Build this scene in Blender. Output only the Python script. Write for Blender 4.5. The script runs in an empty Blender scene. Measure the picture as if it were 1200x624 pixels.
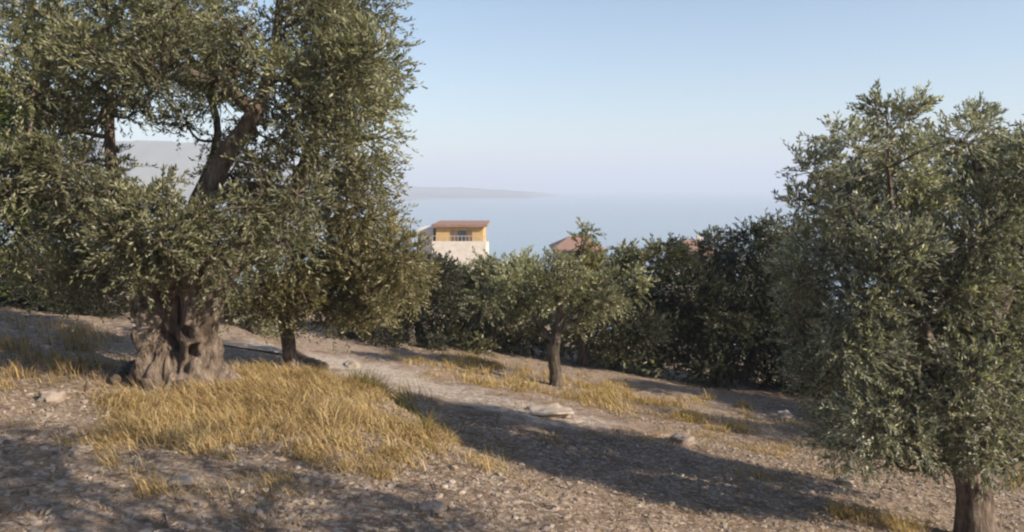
import bpy, math, random
import numpy as np
from math import radians, sin, cos, pi

# ------------------------------------------------------------------ camera, sky, sun, exposure
sc = bpy.context.scene
COL = sc.collection
EYE = 1.6
F = 942.0                       # focal length in pixels of the 1200 px wide photograph
PITCH = math.atan2(312 - 222, F)
cam_d = bpy.data.cameras.new('camera'); cam = bpy.data.objects.new('camera', cam_d); COL.objects.link(cam)
cam.location = (0, 0, EYE); cam.rotation_euler = (pi/2 - PITCH, 0, 0)
cam_d.sensor_width = 36; cam_d.lens = 36*F/1200; cam_d.clip_start = .05; cam_d.clip_end = 60000
sc.camera = cam

SUN_EL = radians(29)
SUN_H = np.array([.90, -.43]); SUN_H /= np.linalg.norm(SUN_H)      # horizontal direction towards the sun
world = bpy.data.worlds.new('World'); sc.world = world; world.use_nodes = True
wn = world.node_tree.nodes; wl = world.node_tree.links; wn.clear()
sky = wn.new('ShaderNodeTexSky'); sky.sky_type = 'NISHITA'; sky.sun_disc = False
sky.sun_elevation = SUN_EL; sky.sun_rotation = math.atan2(SUN_H[0], SUN_H[1])
sky.air_density = 1.0; sky.dust_density = .6; sky.ozone_density = 1.6; sky.altitude = 60
bg = wn.new('ShaderNodeBackground'); bg.inputs[1].default_value = .092
wo = wn.new('ShaderNodeOutputWorld'); wl.new(sky.outputs[0], bg.inputs[0]); wl.new(bg.outputs[0], wo.inputs[0])
sun_d = bpy.data.lights.new('sun', 'SUN'); sun = bpy.data.objects.new('sun', sun_d); COL.objects.link(sun)
sun_d.energy = 5.0; sun_d.angle = radians(.55); sun_d.color = (1, .87, .70)
from mathutils import Vector, Matrix
sd = Vector((SUN_H[0]*cos(SUN_EL), SUN_H[1]*cos(SUN_EL), sin(SUN_EL)))
sun.rotation_euler = sd.to_track_quat('Z', 'Y').to_euler(); sun.location = (20, -10, 30)
vs = sc.view_settings; vs.view_transform = 'Standard'; vs.look = 'None'; vs.gamma = 1; vs.use_curve_mapping = False
vs.exposure = 0.85
cy = sc.cycles
cy.max_bounces = 8; cy.diffuse_bounces = 3; cy.glossy_bounces = 2; cy.transmission_bounces = 4
cy.volume_bounces = 1; cy.transparent_max_bounces = 8; cy.use_denoising = True
cy.sample_clamp_indirect = 4
cy.filter_width = 2.2

# ------------------------------------------------------------------ helpers
rng = np.random.default_rng(7)
random.seed(7)

def vnoise(p, seed=0):                       # 3-D value noise, p (N,3), result about -1..1
    p = np.asarray(p, float); i = np.floor(p).astype(np.int64); f = p - i
    f = f*f*(3 - 2*f); out = np.zeros(len(p))
    for dx in (0, 1):
        wx = f[:, 0] if dx else 1 - f[:, 0]
        for dy in (0, 1):
            wy = f[:, 1] if dy else 1 - f[:, 1]
            for dz in (0, 1):
                wz = f[:, 2] if dz else 1 - f[:, 2]
                h = ((i[:, 0]+dx)*374761393 + (i[:, 1]+dy)*668265263 + (i[:, 2]+dz)*2147483647 + seed*974711) & 0xffffffff
                h = ((h ^ (h >> 13))*1274126177) & 0xffffffff
                h = (h ^ (h >> 16)) & 0xffff
                out += wx*wy*wz*(h/32767.5 - 1)
    return out
def fbm(p, seed=0, octv=3):
    p = np.asarray(p, float); s = 0; a = 1
    for k in range(octv): s = s + a*vnoise(p*2.03**k, seed+k); a *= .5
    return s
def n2(x, y, s, seed, octv=3):
    return fbm(np.stack([x/s, y/s, np.zeros_like(x)+.37], 1), seed, octv)
def sstep(t): t = np.clip(t, 0, 1); return t*t*(3-2*t)

EA, EB = np.array([-1.9, 9.1]), np.array([.9, 4.6])          # edge of the upper terrace
ED = (EB-EA)/np.linalg.norm(EB-EA); EN = np.array([-ED[1], ED[0]])   # EN points to the lower side (right / far)
if EN[0] < 0: EN = -EN
SEA = -15.0
def H(x, y):
    x = np.atleast_1d(np.asarray(x, float)); y = np.atleast_1d(np.asarray(y, float))
    z = -.13*45*np.tanh(x/45) - .09*y - .07*np.maximum(y-19, 0)*sstep((y-19)/14)
    d = (x-EA[0])*EN[0] + (y-EA[1])*EN[1]
    d = d + .12*n2(x, y, .9, 31, 2)
    far = np.exp(-(x*x + (y-6)**2)/ (2*14**2))
    z -= .32*sstep((d+.28)/.62)*far
    z += .035*n2(x, y, 1.6, 5, 3)*far + .024*n2(x, y, .42, 9, 3)*np.exp(-(x*x+(y-6)**2)/(2*6**2))
    z += (.9*n2(x, y, 34, 15, 3))*(1-np.exp(-(x*x+(y-5)**2)/(2*22**2)))
    z += .17*np.exp(-((x+1.75)**2/.9 + (y-7.5)**2/1.1)/2)          # grassy hump right of the old trunk
    z0 = 0
    return np.maximum(z - z0, SEA-3)
def h1(x, y): return float(H(x, y)[0])

def ray(u, v):
    return np.array([(u-600)/F, cos(PITCH)+sin(PITCH)*(312-v)/F, -sin(PITCH)+cos(PITCH)*(312-v)/F])
def G(u, v, tmax=80):                        # a photo pixel of ground -> the point of ground it shows
    d = ray(u, v); t = np.linspace(.6, tmax, 6000)
    g = EYE + t*d[2] - H(t*d[0], t*d[1])
    k = np.argmax(g < 0)
    if not (g < 0).any(): k = len(t)-1
    p = t[k]*d; return np.array([p[0], p[1], h1(p[0], p[1])])
def P(u, v, y):                              # the point on that ray at depth y
    d = ray(u, v); t = y/d[1]; return np.array([d[0]*t, y, EYE+d[2]*t])

# ---- materials
MATS = {}
def new_mat(name):
    m = bpy.data.materials.new(name); m.use_nodes = True; MATS[name] = m
    nt = m.node_tree; b = nt.nodes['Principled BSDF']; return m, nt, b
def nd(nt, t, **kw):
    n = nt.nodes.new(t)
    for k, v in kw.items(): setattr(n, k, v)
    return n
def ramp(nt, stops):
    r = nd(nt, 'ShaderNodeValToRGB'); e = r.color_ramp.elements
    while len(e) < len(stops): e.new(.5)
    for k, (p, c) in enumerate(stops): e[k].position = p; e[k].color = (*c, 1)
    return r
def noise_node(nt, co, scale, detail=4, rough=.6):
    n = nd(nt, 'ShaderNodeTexNoise'); n.inputs['Scale'].default_value = scale; n.inputs['Detail'].default_value = detail
    n.inputs['Roughness'].default_value = rough
    if co is not None: nt.links.new(co, n.inputs['Vector'])
    return n
def mix(nt, fac, a, b, blend='MIX'):
    m = nd(nt, 'ShaderNodeMix', data_type='RGBA', blend_type=blend)
    for s, i in ((fac, 0), (a, 6), (b, 7)):
        if hasattr(s, 'links'): nt.links.new(s, m.inputs[i])
        else: m.inputs[i].default_value = s if i == 0 else (*s, 1)
    return m.outputs[2]
def bump(nt, b, h, strength, dist):
    n = nd(nt, 'ShaderNodeBump'); n.inputs['Strength'].default_value = strength; n.inputs['Distance'].default_value = dist
    nt.links.new(h, n.inputs['Height']); nt.links.new(n.outputs[0], b.inputs['Normal']); return n

def earth_mat(name, cols, stone, under=None):
    m, nt, b = new_mat(name)
    co = nd(nt, 'ShaderNodeTexCoord').outputs['Object']
    big = noise_node(nt, co, .55, 4, .6); mid = noise_node(nt, co, 4.5, 5, .7); fine = noise_node(nt, co, 38, 4, .7)
    r1 = ramp(nt, [(.32, cols[0]), (.5, cols[1]), (.68, cols[2])]); nt.links.new(big.outputs[0], r1.inputs[0])
    r2 = ramp(nt, [(.33, cols[0]), (.66, cols[2])]); nt.links.new(mid.outputs[0], r2.inputs[0])
    c = mix(nt, .55, r1.outputs[0], r2.outputs[0])
    vo = nd(nt, 'ShaderNodeTexVoronoi'); vo.inputs['Scale'].default_value = 26; nt.links.new(co, vo.inputs['Vector'])
    sep = nd(nt, 'ShaderNodeSeparateColor'); nt.links.new(vo.outputs['Color'], sep.inputs[0])
    r3 = ramp(nt, [(.72, (0, 0, 0)), (.80, (1, 1, 1))]); nt.links.new(sep.outputs[0], r3.inputs[0])
    c = mix(nt, r3.outputs[0], c, stone)
    if under:                                # worn edge: the soil shows through the track
        u1 = ramp(nt, [(.32, under[0]), (.5, under[1]), (.68, under[2])]); nt.links.new(big.outputs[0], u1.inputs[0])
        u2 = ramp(nt, [(.33, under[0]), (.66, under[2])]); nt.links.new(mid.outputs[0], u2.inputs[0])
        so = mix(nt, .55, u1.outputs[0], u2.outputs[0])
        at = nd(nt, 'ShaderNodeAttribute', attribute_name='tint'); ed = noise_node(nt, co, 3.2, 6, .7)
        sm = nd(nt, 'ShaderNodeMath', operation='MULTIPLY_ADD'); nt.links.new(ed.outputs[0], sm.inputs[0]); sm.inputs[1].default_value = 1.5; nt.links.new(at.outputs['Fac'], sm.inputs[2])
        er = ramp(nt, [(.72, (0, 0, 0)), (1.0, (1, 1, 1))])
        sm2 = nd(nt, 'ShaderNodeMath', operation='MULTIPLY'); nt.links.new(sm.outputs[0], sm2.inputs[0]); sm2.inputs[1].default_value = .62
        nt.links.new(sm2.outputs[0], er.inputs[0]); c = mix(nt, er.outputs[0], so, c)
    r4 = ramp(nt, [(.3, (.62, .62, .62)), (.7, (1.25, 1.25, 1.25))]); nt.links.new(fine.outputs[0], r4.inputs[0])
    c = mix(nt, 1.0, c, r4.outputs[0], 'MULTIPLY')
    nt.links.new(c, b.inputs['Base Color']); b.inputs['Roughness'].default_value = .95
    b.inputs['Specular IOR Level'].default_value = .15
    ad = nd(nt, 'ShaderNodeMath', operation='MULTIPLY_ADD'); nt.links.new(mid.outputs[0], ad.inputs[0]); ad.inputs[1].default_value = 1.6
    nt.links.new(fine.outputs[0], ad.inputs[2])
    bump(nt, b, ad.outputs[0], .9, .035)
    return m
SOIL = [(.13, .09, .064), (.265, .19, .137), (.41, .315, .24)]
earth_mat('soil', [(.13, .09, .064), (.265, .19, .137), (.41, .315, .24)], (.42, .345, .28))
earth_mat('track', [(.26, .205, .165), (.39, .32, .265), (.53, .45, .385)], (.52, .45, .385), SOIL)

def bark_mat(name, a, bcol, c3):
    m, nt, b = new_mat(name)
    co = nd(nt, 'ShaderNodeTexCoord').outputs['Object']
    mp = nd(nt, 'ShaderNodeMapping'); mp.inputs['Scale'].default_value = (1, 1, .28); nt.links.new(co, mp.inputs[0])
    n1 = noise_node(nt, mp.outputs[0], 16, 6, .7); n2_ = noise_node(nt, co, 3, 3, .6)
    r = ramp(nt, [(.35, a), (.52, bcol), (.7, c3)]); nt.links.new(n1.outputs[0], r.inputs[0])
    r2 = ramp(nt, [(.35, (.7, .68, .66)), (.65, (1.15, 1.15, 1.15))]); nt.links.new(n2_.outputs[0], r2.inputs[0])
    nt.links.new(mix(nt, 1.0, r.outputs[0], r2.outputs[0], 'MULTIPLY'), b.inputs['Base Color'])
    b.inputs['Roughness'].default_value = .92; b.inputs['Specular IOR Level'].default_value = .2
    n3 = noise_node(nt, mp.outputs[0], 55, 4, .75); ad = nd(nt, 'ShaderNodeMath', operation='MULTIPLY_ADD'); nt.links.new(n3.outputs[0], ad.inputs[0]); ad.inputs[1].default_value = .5; nt.links.new(n1.outputs[0], ad.inputs[2])
    bump(nt, b, ad.outputs[0], 1.0, .07); return m
bark_mat('old_bark', (.065, .05, .04), (.23, .178, .14), (.42, .345, .285))
bark_mat('bark', (.05, .04, .032), (.13, .105, .085), (.24, .20, .165))

def leaf_mat(name, trans=.22, rough=.5):
    m, nt, b = new_mat(name)
    at = nd(nt, 'ShaderNodeAttribute', attribute_name='tint')
    nt.links.new(at.outputs['Color'], b.inputs['Base Color']); b.inputs['Roughness'].default_value = rough
    b.inputs['Specular IOR Level'].default_value = .35
    tr = nd(nt, 'ShaderNodeBsdfTranslucent')
    w = mix(nt, 1.0, at.outputs['Color'], (1.25, 1.3, .7), 'MULTIPLY'); nt.links.new(w, tr.inputs[0])
    ms = nd(nt, 'ShaderNodeMixShader'); ms.inputs[0].default_value = trans
    nt.links.new(b.outputs[0], ms.inputs[1]); nt.links.new(tr.outputs[0], ms.inputs[2])
    nt.links.new(ms.outputs[0], nt.nodes['Material Output'].inputs[0]); return m
leaf_mat('leaf', .36); leaf_mat('straw', .3, .7)

def stone_mat(name, a, c):
    m, nt, b = new_mat(name)
    co = nd(nt, 'ShaderNodeTexCoord').outputs['Object']
    n1 = noise_node(nt, co, 9, 6, .7); r = ramp(nt, [(.3, a), (.7, c)]); nt.links.new(n1.outputs[0], r.inputs[0])
    nt.links.new(r.outputs[0], b.inputs['Base Color']); b.inputs['Roughness'].default_value = .9; bump(nt, b, n1.outputs[0], .6, .02)
stone_mat('limestone', (.20, .155, .12), (.46, .385, .315)); stone_mat('brown_stone', (.16, .125, .10), (.36, .29, .24))
def plain_mat(name, c, rough=.85, var=.18, scale=2.5):
    m, nt, b = new_mat(name); co = nd(nt, 'ShaderNodeTexCoord').outputs['Object']
    n1 = noise_node(nt, co, scale, 5, .65)
    r = ramp(nt, [(.3, tuple(k*(1-var) for k in c)), (.7, tuple(k*(1+var) for k in c))]); nt.links.new(n1.outputs[0], r.inputs[0])
    nt.links.new(r.outputs[0], b.inputs['Base Color']); b.inputs['Roughness'].default_value = rough; return m
plain_mat('ochre_plaster', (.52, .33, .12)); plain_mat('white_plaster', (.62, .56, .49), var=.15); plain_mat('pink_plaster', (.66, .50, .43), var=.1)
plain_mat('terracotta', (.25, .145, .105), var=.35, scale=5); plain_mat('shutter_brown', (.12, .07, .04)); plain_mat('hill', (.15, .135, .09), var=.4, scale=.004)
plain_mat('dark_pane', (.03, .04, .05), rough=.12); plain_mat('concrete', (.42, .39, .36))

# ---- mesh building
def mesh_np(name, V, faces, k, mat, tint=None, smooth=False):
    """V (n,3), faces (m,k) -> mesh"""
    me = bpy.data.meshes.new(name)
    V = np.asarray(V, np.float32); faces = np.asarray(faces, np.int32)
    me.vertices.add(len(V)); me.vertices.foreach_set('co', V.ravel())
    me.loops.add(faces.size); me.loops.foreach_set('vertex_index', faces.ravel())
    me.polygons.add(len(faces)); me.polygons.foreach_set('loop_start', np.arange(0, faces.size, k, dtype=np.int32))
    if tint is not None:
        at = me.color_attributes.new('tint', 'FLOAT_COLOR', 'POINT')
        c = np.ones((len(V), 4), np.float32); c[:, :3] = tint; at.data.foreach_set('color', c.ravel())
    me.materials.append(MATS[mat]); me.update(calc_edges=True); me.validate()
    me.polygons.foreach_set('use_smooth', np.full(len(faces), bool(smooth)))
    return me
def link(name, data, parent=None, loc=None):
    o = bpy.data.objects.new(name, data); COL.objects.link(o)
    if parent is not None: o.parent = parent
    if loc is not None: o.location = loc
    return o
def tag(o, label=None, cat=None, group=None, kind=None):
    if label: o['label'] = label
    if cat: o['category'] = cat
    if group: o['group'] = group
    if kind: o['kind'] = kind
    return o
def thing(name, loc, label, cat, group=None):
    o = link(name, None, loc=tuple(loc)); o.empty_display_size = .2
    return tag(o, label, cat, group)

def spline(pts, n):                          # Catmull-Rom through rows (x,y,z,r)
    p = np.asarray(pts, float); p = np.vstack([2*p[0]-p[1], p, 2*p[-1]-p[-2]])
    m = len(p)-3; out = []
    for t in np.linspace(0, m-1e-6, n):
        i = int(t); f = t-i; a, b, c, d = p[i:i+4]
        out.append(.5*((2*b)+(c-a)*f+(2*a-5*b+4*c-d)*f*f+(3*b-a-3*c+d)*f**3))
    out = np.array(out); out[:, 3] = np.maximum(out[:, 3], .002); return out
def tube(pts, seg=8, n=None, rough=0., seed=0, knots=1.):
    n = n or max(4, len(pts)*4); s = spline(pts, n); c = s[:, :3]; r = s[:, 3]
    T = np.gradient(c, axis=0); T /= np.linalg.norm(T, axis=1)[:, None]
    ref = np.array([.31, .94, .1]) if abs(T[0][2]) > .5 else np.array([0, 0, 1.])
    A = np.cross(T, ref); A /= np.linalg.norm(A, axis=1)[:, None]; B = np.cross(T, A)
    th = np.linspace(0, 2*pi, seg, endpoint=False)
    ring = A[:, None, :]*np.cos(th)[None, :, None] + B[:, None, :]*np.sin(th)[None, :, None]
    rr = np.repeat(r[:, None], seg, 1)
    if rough:
        q = (c[:, None, :]*np.array([1, 1, .5]) / max(r.mean()*1.2, .02) + ring*1.1).reshape(-1, 3)*knots
        rr = rr*(1 + rough*fbm(q, seed, 3).reshape(n, seg))
    V = (c[:, None, :] + ring*rr[:, :, None]).reshape(-1, 3)
    i = np.arange(n-1)[:, None]*seg; j = np.arange(seg)[None, :]; j2 = (j+1) % seg
    Q = np.stack([i+j, i+j2, i+seg+j2, i+seg+j], -1).reshape(-1, 4)
    V = np.vstack([V, c[-1]+T[-1]*r[-1]*.5]); tip = len(V)-1; base = (n-1)*seg
    cap = np.stack([base+np.arange(seg), base+(np.arange(seg)+1) % seg, np.full(seg, tip), np.full(seg, tip)], 1)
    V = np.vstack([V, c[0]]); cap0 = np.stack([(np.arange(seg)+1) % seg, np.arange(seg), np.full(seg, len(V)-1)], 1)
    return V, Q, np.vstack([cap[:, :3], cap0])
def poly_mesh(name, V, quads, tris, mat, smooth=True):
    me = bpy.data.meshes.new(name)
    me.from_pydata([tuple(v) for v in np.asarray(V).tolist()], [], np.asarray(quads).tolist()+np.asarray(tris).tolist())
    me.materials.append(MATS[mat]); me.update()
    if smooth: me.polygons.foreach_set('use_smooth', np.ones(len(me.polygons), bool))
    return me

# ------------------------------------------------------------------ ground, sea, far shore, track
N = 430; K = 7.2
s = np.linspace(-1, 1, N); gx = 700*np.sinh(K*s)/math.sinh(K); gy = gx + 6.0
X, Y = np.meshgrid(gx, gy); Z = H(X.ravel(), Y.ravel())
a = (np.arange(N-1)[:, None]*N + np.arange(N-1)[None, :]).ravel()
gm = mesh_np('ground', np.stack([X.ravel(), Y.ravel(), Z], 1), np.stack([a, a+1, a+N+1, a+N], 1), 4, 'soil', smooth=True)
tag(link('ground', gm), 'stony tan hillside soil falling away towards the sea', 'ground', kind='structure')

m, nt, b = new_mat('sea_water'); b.inputs['Base Color'].default_value = (.10, .16, .22, 1); b.inputs['Roughness'].default_value = .16
co = nd(nt, 'ShaderNodeTexCoord').outputs['Object']; bump(nt, b, noise_node(nt, co, .25, 5, .6).outputs[0], .16, .5)
S = 14000.
gs = np.linspace(-1, 1, 9)*S; A_, B_ = np.meshgrid(gs, gs + 9000)
q = (np.arange(8)[:, None]*9 + np.arange(8)[None, :]).ravel()
tag(link('sea', mesh_np('sea', np.stack([A_.ravel(), B_.ravel(), np.full(81, SEA)], 1), np.stack([q, q+1, q+10, q+9], 1), 4, 'sea_water')),
    'calm pale blue sea fading into haze', 'sea', kind='structure')

# far shore: a hill close by on the left, and a long low headland on the horizon
def ridge(name, label, cat, D, prof, tex, wob):
    us = np.linspace(prof[0][0], prof[-1][0], 160); tv = np.interp(us, [p_[0] for p_ in prof], [p_[1] for p_ in prof])
    tv = tv + wob*np.array([math.sin(u*.09)+.7*math.sin(u*.23+1)+.4*math.sin(u*.51) for u in us])
    rows = []
    for k, (fd, fh) in enumerate([(0, -.25), (.02, .05), (.08, .45), (.16, .8), (.25, 1.), (.4, .7), (.6, -.25)]):
        for i, (u, v) in enumerate(zip(us, tv)):
            p_ = P(u, v, D*1.25); top = max(p_[2] - SEA, .5); y = D*(1+fd); x = (u-600)/F*D*1.25 + (fd-.25)*D*.15
            n_ = float(n2(np.array([x]), np.array([y]), tex, 44, 4)[0])
            rows.append((x, y, max(SEA - 2, SEA + top*fh*(1+(0 if k == 4 else .25*n_)))))
    nu = len(us); q = (np.arange(6)[:, None]*nu + np.arange(nu-1)[None, :]).ravel()
    return tag(link(name, mesh_np(name, rows, np.stack([q, q+1, q+nu+1, q+nu], 1), 4, 'hill', smooth=True)), label, cat, kind='structure')
ridge('hill', 'hazy hill rising behind the ancient olive', 'hill', 850., [(-520, 150), (-200, 160), (0, 160), (80, 165), (150, 168), (230, 167), (300, 174), (360, 200), (410, 235), (450, 262)], 90, 1.2)
ridge('headland', 'faint grey headland lying low along the horizon', 'headland', 1500., [(-300, 215), (300, 214), (420, 216), (480, 218.5), (540, 220), (590, 222.5), (625, 226), (640, 231.5)], 140, .35)

# dirt track draped over the ground
mid = np.array([G(300, 412)[:2], G(385, 424)[:2], G(470, 446)[:2], G(560, 470)[:2], G(640, 487)[:2], G(720, 499)[:2], G(800, 512)[:2]])
sp = spline(np.column_stack([mid, np.zeros(len(mid)), np.full(len(mid), .62)]), 160); c = sp[:, :2]
T = np.gradient(c, axis=0); T /= np.linalg.norm(T, axis=1)[:, None]; Nn = np.stack([-T[:, 1], T[:, 0]], 1)
cols = 21; tr = np.linspace(-1, 1, cols); V = []; TE = []
for i in range(160):
    wl_ = 1.05*(1+.22*math.sin(i*.31)+.16*math.sin(i*.83+1)); wr_ = 1.0*(1+.2*math.sin(i*.27+2)+.17*math.sin(i*.71))
    e_ = .12+.88*sstep(np.array((159-i)/45.)); wl_ *= e_; wr_ *= e_
    for t in tr:
        p_ = c[i] + Nn[i]*(t*wr_ if t > 0 else t*wl_)
        V.append((p_[0], p_[1], h1(p_[0], p_[1]) + .022 - .05*max(0, abs(t)-.85)/.15)); TE.append([max(0, 1-abs(t))**.8*1.2*min(1, (159-i)/40)]*3)
q = (np.arange(159)[:, None]*cols + np.arange(cols-1)[None, :]).ravel()
tag(link('path', mesh_np('path', V, np.stack([q, q+1, q+cols+1, q+cols], 1), 4, 'track', np.array(TE), smooth=True)),
    'pale dirt track crossing the grove', 'path', kind='structure')
TRACK = c

# ------------------------------------------------------------------ olive trees
def leaves_and_twigs(clumps, per_m2, leaf_len, leaf_w, n_leaf, cols, droop, r_):
    """clumps: rows (x,y,z,rx,rz). returns leaf verts, tints, twig verts/faces"""
    LV, LT, base_all, dir_all, len_all, tn_all = [], [], [], [], [], []
    for (x, y, z, rad, rz) in clumps:
        nt_ = max(10, int(per_m2*rad*rad*r_.uniform(.55, 1.25)))
        d = r_.normal(size=(nt_, 3)); d /= np.linalg.norm(d, axis=1)[:, None]
        lob = 1 + .34*fbm(d*1.7 + np.array([x, y, z])*3.1, 3, 2)
        fr = r_.random(nt_)**.42
        p = d*(fr*lob)[:, None]*np.array([rad, rad, rz])*.86 + np.array([x, y, z])
        dv = d*.7 + r_.normal(size=(1, 3))*.25 + r_.normal(size=(nt_, 3))*.35 + np.array([0, 0, .25]); dv /= np.linalg.norm(dv, axis=1)[:, None]
        base_all.append(p); dir_all.append(dv); len_all.append(r_.uniform(.10, .36, nt_)*min(1, .5+rad)*(leaf_len/.055)**.6)
        tn_all.append(np.full(nt_, r_.normal(0, .2)) + r_.normal(0, .10, nt_))
    B = np.vstack(base_all); D = np.vstack(dir_all); L = np.concatenate(len_all); TN = np.concatenate(tn_all); n = len(B)
    A = np.cross(D, r_.normal(size=(n, 3))); A /= np.linalg.norm(A, axis=1)[:, None]
    tw = B + D*L[:, None] + np.array([0, 0, -1])*(droop*L**1.2)[:, None]
    mid = B + D*(L*.5)[:, None] + np.array([0, 0, -1])*(droop*.2*L)[:, None]
    out = []; tints = []
    for k in range(n_leaf):
        f = (k+.6)/n_leaf; pos = B*(1-f)**2 + 2*mid*f*(1-f) + tw*f*f
        ang = (k//2)*1.57 + (k % 2)*pi + r_.normal(0, .5, n)
        Bn = np.cross(D, A); side = A*np.cos(ang)[:, None] + Bn*np.sin(ang)[:, None]
        ld = D*.95 + side*.55 + r_.normal(size=(n, 3))*.2 + np.array([0, 0, .05]); ld /= np.linalg.norm(ld, axis=1)[:, None]
        nrm = np.cross(ld, side + r_.normal(size=(n, 3))*.6); nrm /= np.linalg.norm(nrm, axis=1)[:, None]
        wv = np.cross(nrm, ld); le = leaf_len*r_.uniform(.7, 1.25, n); wd = leaf_w*r_.uniform(1.0, 1.6, n)
        m_ = pos + ld*(le*.5)[:, None]
        q = np.stack([pos, m_ + wv*(wd*.5)[:, None] + nrm*(wd*.12)[:, None], pos + ld*le[:, None], m_ - wv*(wd*.5)[:, None] + nrm*(wd*.12)[:, None]], 1)
        out.append(q)
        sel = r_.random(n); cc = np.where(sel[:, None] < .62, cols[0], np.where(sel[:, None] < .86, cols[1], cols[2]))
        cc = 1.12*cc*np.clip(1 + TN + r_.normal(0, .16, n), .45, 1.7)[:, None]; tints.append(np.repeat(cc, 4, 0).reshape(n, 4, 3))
    Q = np.stack(out, 1).reshape(-1, 3); Tn = np.stack(tints, 1).reshape(-1, 3)
    wv = A*.0028*(leaf_len/.055); b2 = np.cross(D, wv)
    tv = np.stack([B+wv, B-wv*.5+b2*.8, B-wv*.5-b2*.8, tw], 1).reshape(-1, 3)
    i = np.arange(n)[:, None]*4
    tf = np.concatenate([i+np.array([[0, 1, 3]]), i+np.array([[1, 2, 3]]), i+np.array([[2, 0, 3]])], 0)
    return Q, Tn, tv, tf, n

PAL = {  # leaf face, lighter leaf, silvery underside / straw coloured
 'warm':  np.array([[.138, .140, .076], [.216, .214, .130], [.320, .312, .232]]),
 'brown': np.array([[.138, .124, .058], [.208, .184, .098], [.285, .256, .170]]),
 'grey':  np.array([[.158, .164, .120], [.262, .264, .208], [.420, .418, .360]]),
 'dark':  np.array([[.036, .041, .025], [.058, .064, .040], [.110, .112, .084]]),  # olive leaves darkened in colour to imitate crowns standing in shade
 'green': np.array([[.075, .110, .028], [.110, .150, .042], [.170, .190, .085]]),
 'yellow': np.array([[.130, .130, .035], [.190, .175, .055], [.240, .200, .080]]),
}
def olive(name, label, base, trunk, limbs, clumps, pal, dens=260, leaf=(.055, .013), n_leaf=14, droop=.35, seed=1, bark='bark', group=None, trunk_mesh=None, trough=.14, cat='olive tree'):
    """trunk / limbs: lists of rows (x,y,z,r) in world metres; clumps rows (x,y,z,r,rz)"""
    r_ = np.random.default_rng(seed); base = np.asarray(base, float)
    root = thing(name, base, label, cat, group)
    off = np.array([*base, 0])
    tk = np.asarray(trunk, float) - off
    if trunk_mesh is None:
        V, Q, C3 = tube(tk, 18, max(14, len(tk)*8), trough, seed); trunk_mesh = poly_mesh('trunk', V, Q, C3, bark)
    link('trunk', trunk_mesh, root)
    skel = [spline(tk, 12)[5:]]
    for k, lb in enumerate(limbs):
        lb = np.asarray(lb, float) - off
        V, Q, C3 = tube(lb, 10, max(14, len(lb)*6), .16, seed+k+1); link('limb', poly_mesh('limb', V, Q, C3, bark), root)
        skel.append(spline(lb, 14)[4:])
    sk = np.vstack(skel)
    cl = np.asarray(clumps, float) - np.array([*base, 0, 0])
    # branches reaching into every clump
    BV, BQ, BT, o_ = [], [], [], 0
    def add(pts, seg=5, n=7):
        nonlocal o_
        V, Q, C3 = tube(pts, seg, n, .1, seed); BV.append(V); BQ.append(Q+o_); BT.append(C3+o_); o_ += len(V)
    for c_ in cl:
        dd = np.linalg.norm(sk[:, :3]-c_[:3], axis=1) + np.maximum(0, sk[:, 2]-c_[2])*1.2
        st = sk[np.argmin(dd)]; mid_ = (st[:3]+c_[:3])/2 + r_.normal(0, .12, 3)*np.linalg.norm(st[:3]-c_[:3]) - np.array([0, 0, .05])
        r0 = min(st[3]*.7, .012+.035*c_[3])
        add([(*st[:3], r0), (*mid_, r0*.75), (*c_[:3], r0*.5)])
        for _ in range(5):
            d_ = r_.normal(size=3); d_ /= np.linalg.norm(d_); e = c_[:3] + d_*np.array([c_[3], c_[3], c_[4]])*.85
            add([(*(c_[:3]*.75+mid_*.25), r0*.45), (*((c_[:3]+e)/2+r_.normal(0, .05, 3)), r0*.35), (*e, .003)], 4, 5)
    Q, Tn, tv, tf, n = leaves_and_twigs(cl, dens, leaf[0], leaf[1], n_leaf, PAL[pal], droop, r_)
    BV.append(tv); BT.append(tf+o_)
    link('branches', poly_mesh('branches', np.vstack(BV), np.vstack(BQ), np.vstack(BT), bark), root)
    fq = np.arange(len(Q)).reshape(-1, 4)
    link('crown', mesh_np('crown', Q, fq, 4, 'leaf', Tn), root)
    return root
def clumps_px(lst, y0, dy_fn, squash=.9):
    out = []
    for k, t in enumerate(lst):
        u, v, r = t[:3]; dy = t[3] if len(t) > 3 else dy_fn(k)
        p = P(u, v, y0+dy); rm = r*(y0+dy)/F; out.append((*p, rm, rm*squash))
    return out
def limb_px(rows, y0):
    return [(*P(u, v, y0+dy), r) for (u, v, dy, r) in rows]
def jit(seed, amt):
    r_ = np.random.default_rng(seed); return lambda k: float(r_.uniform(-amt, amt))

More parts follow.
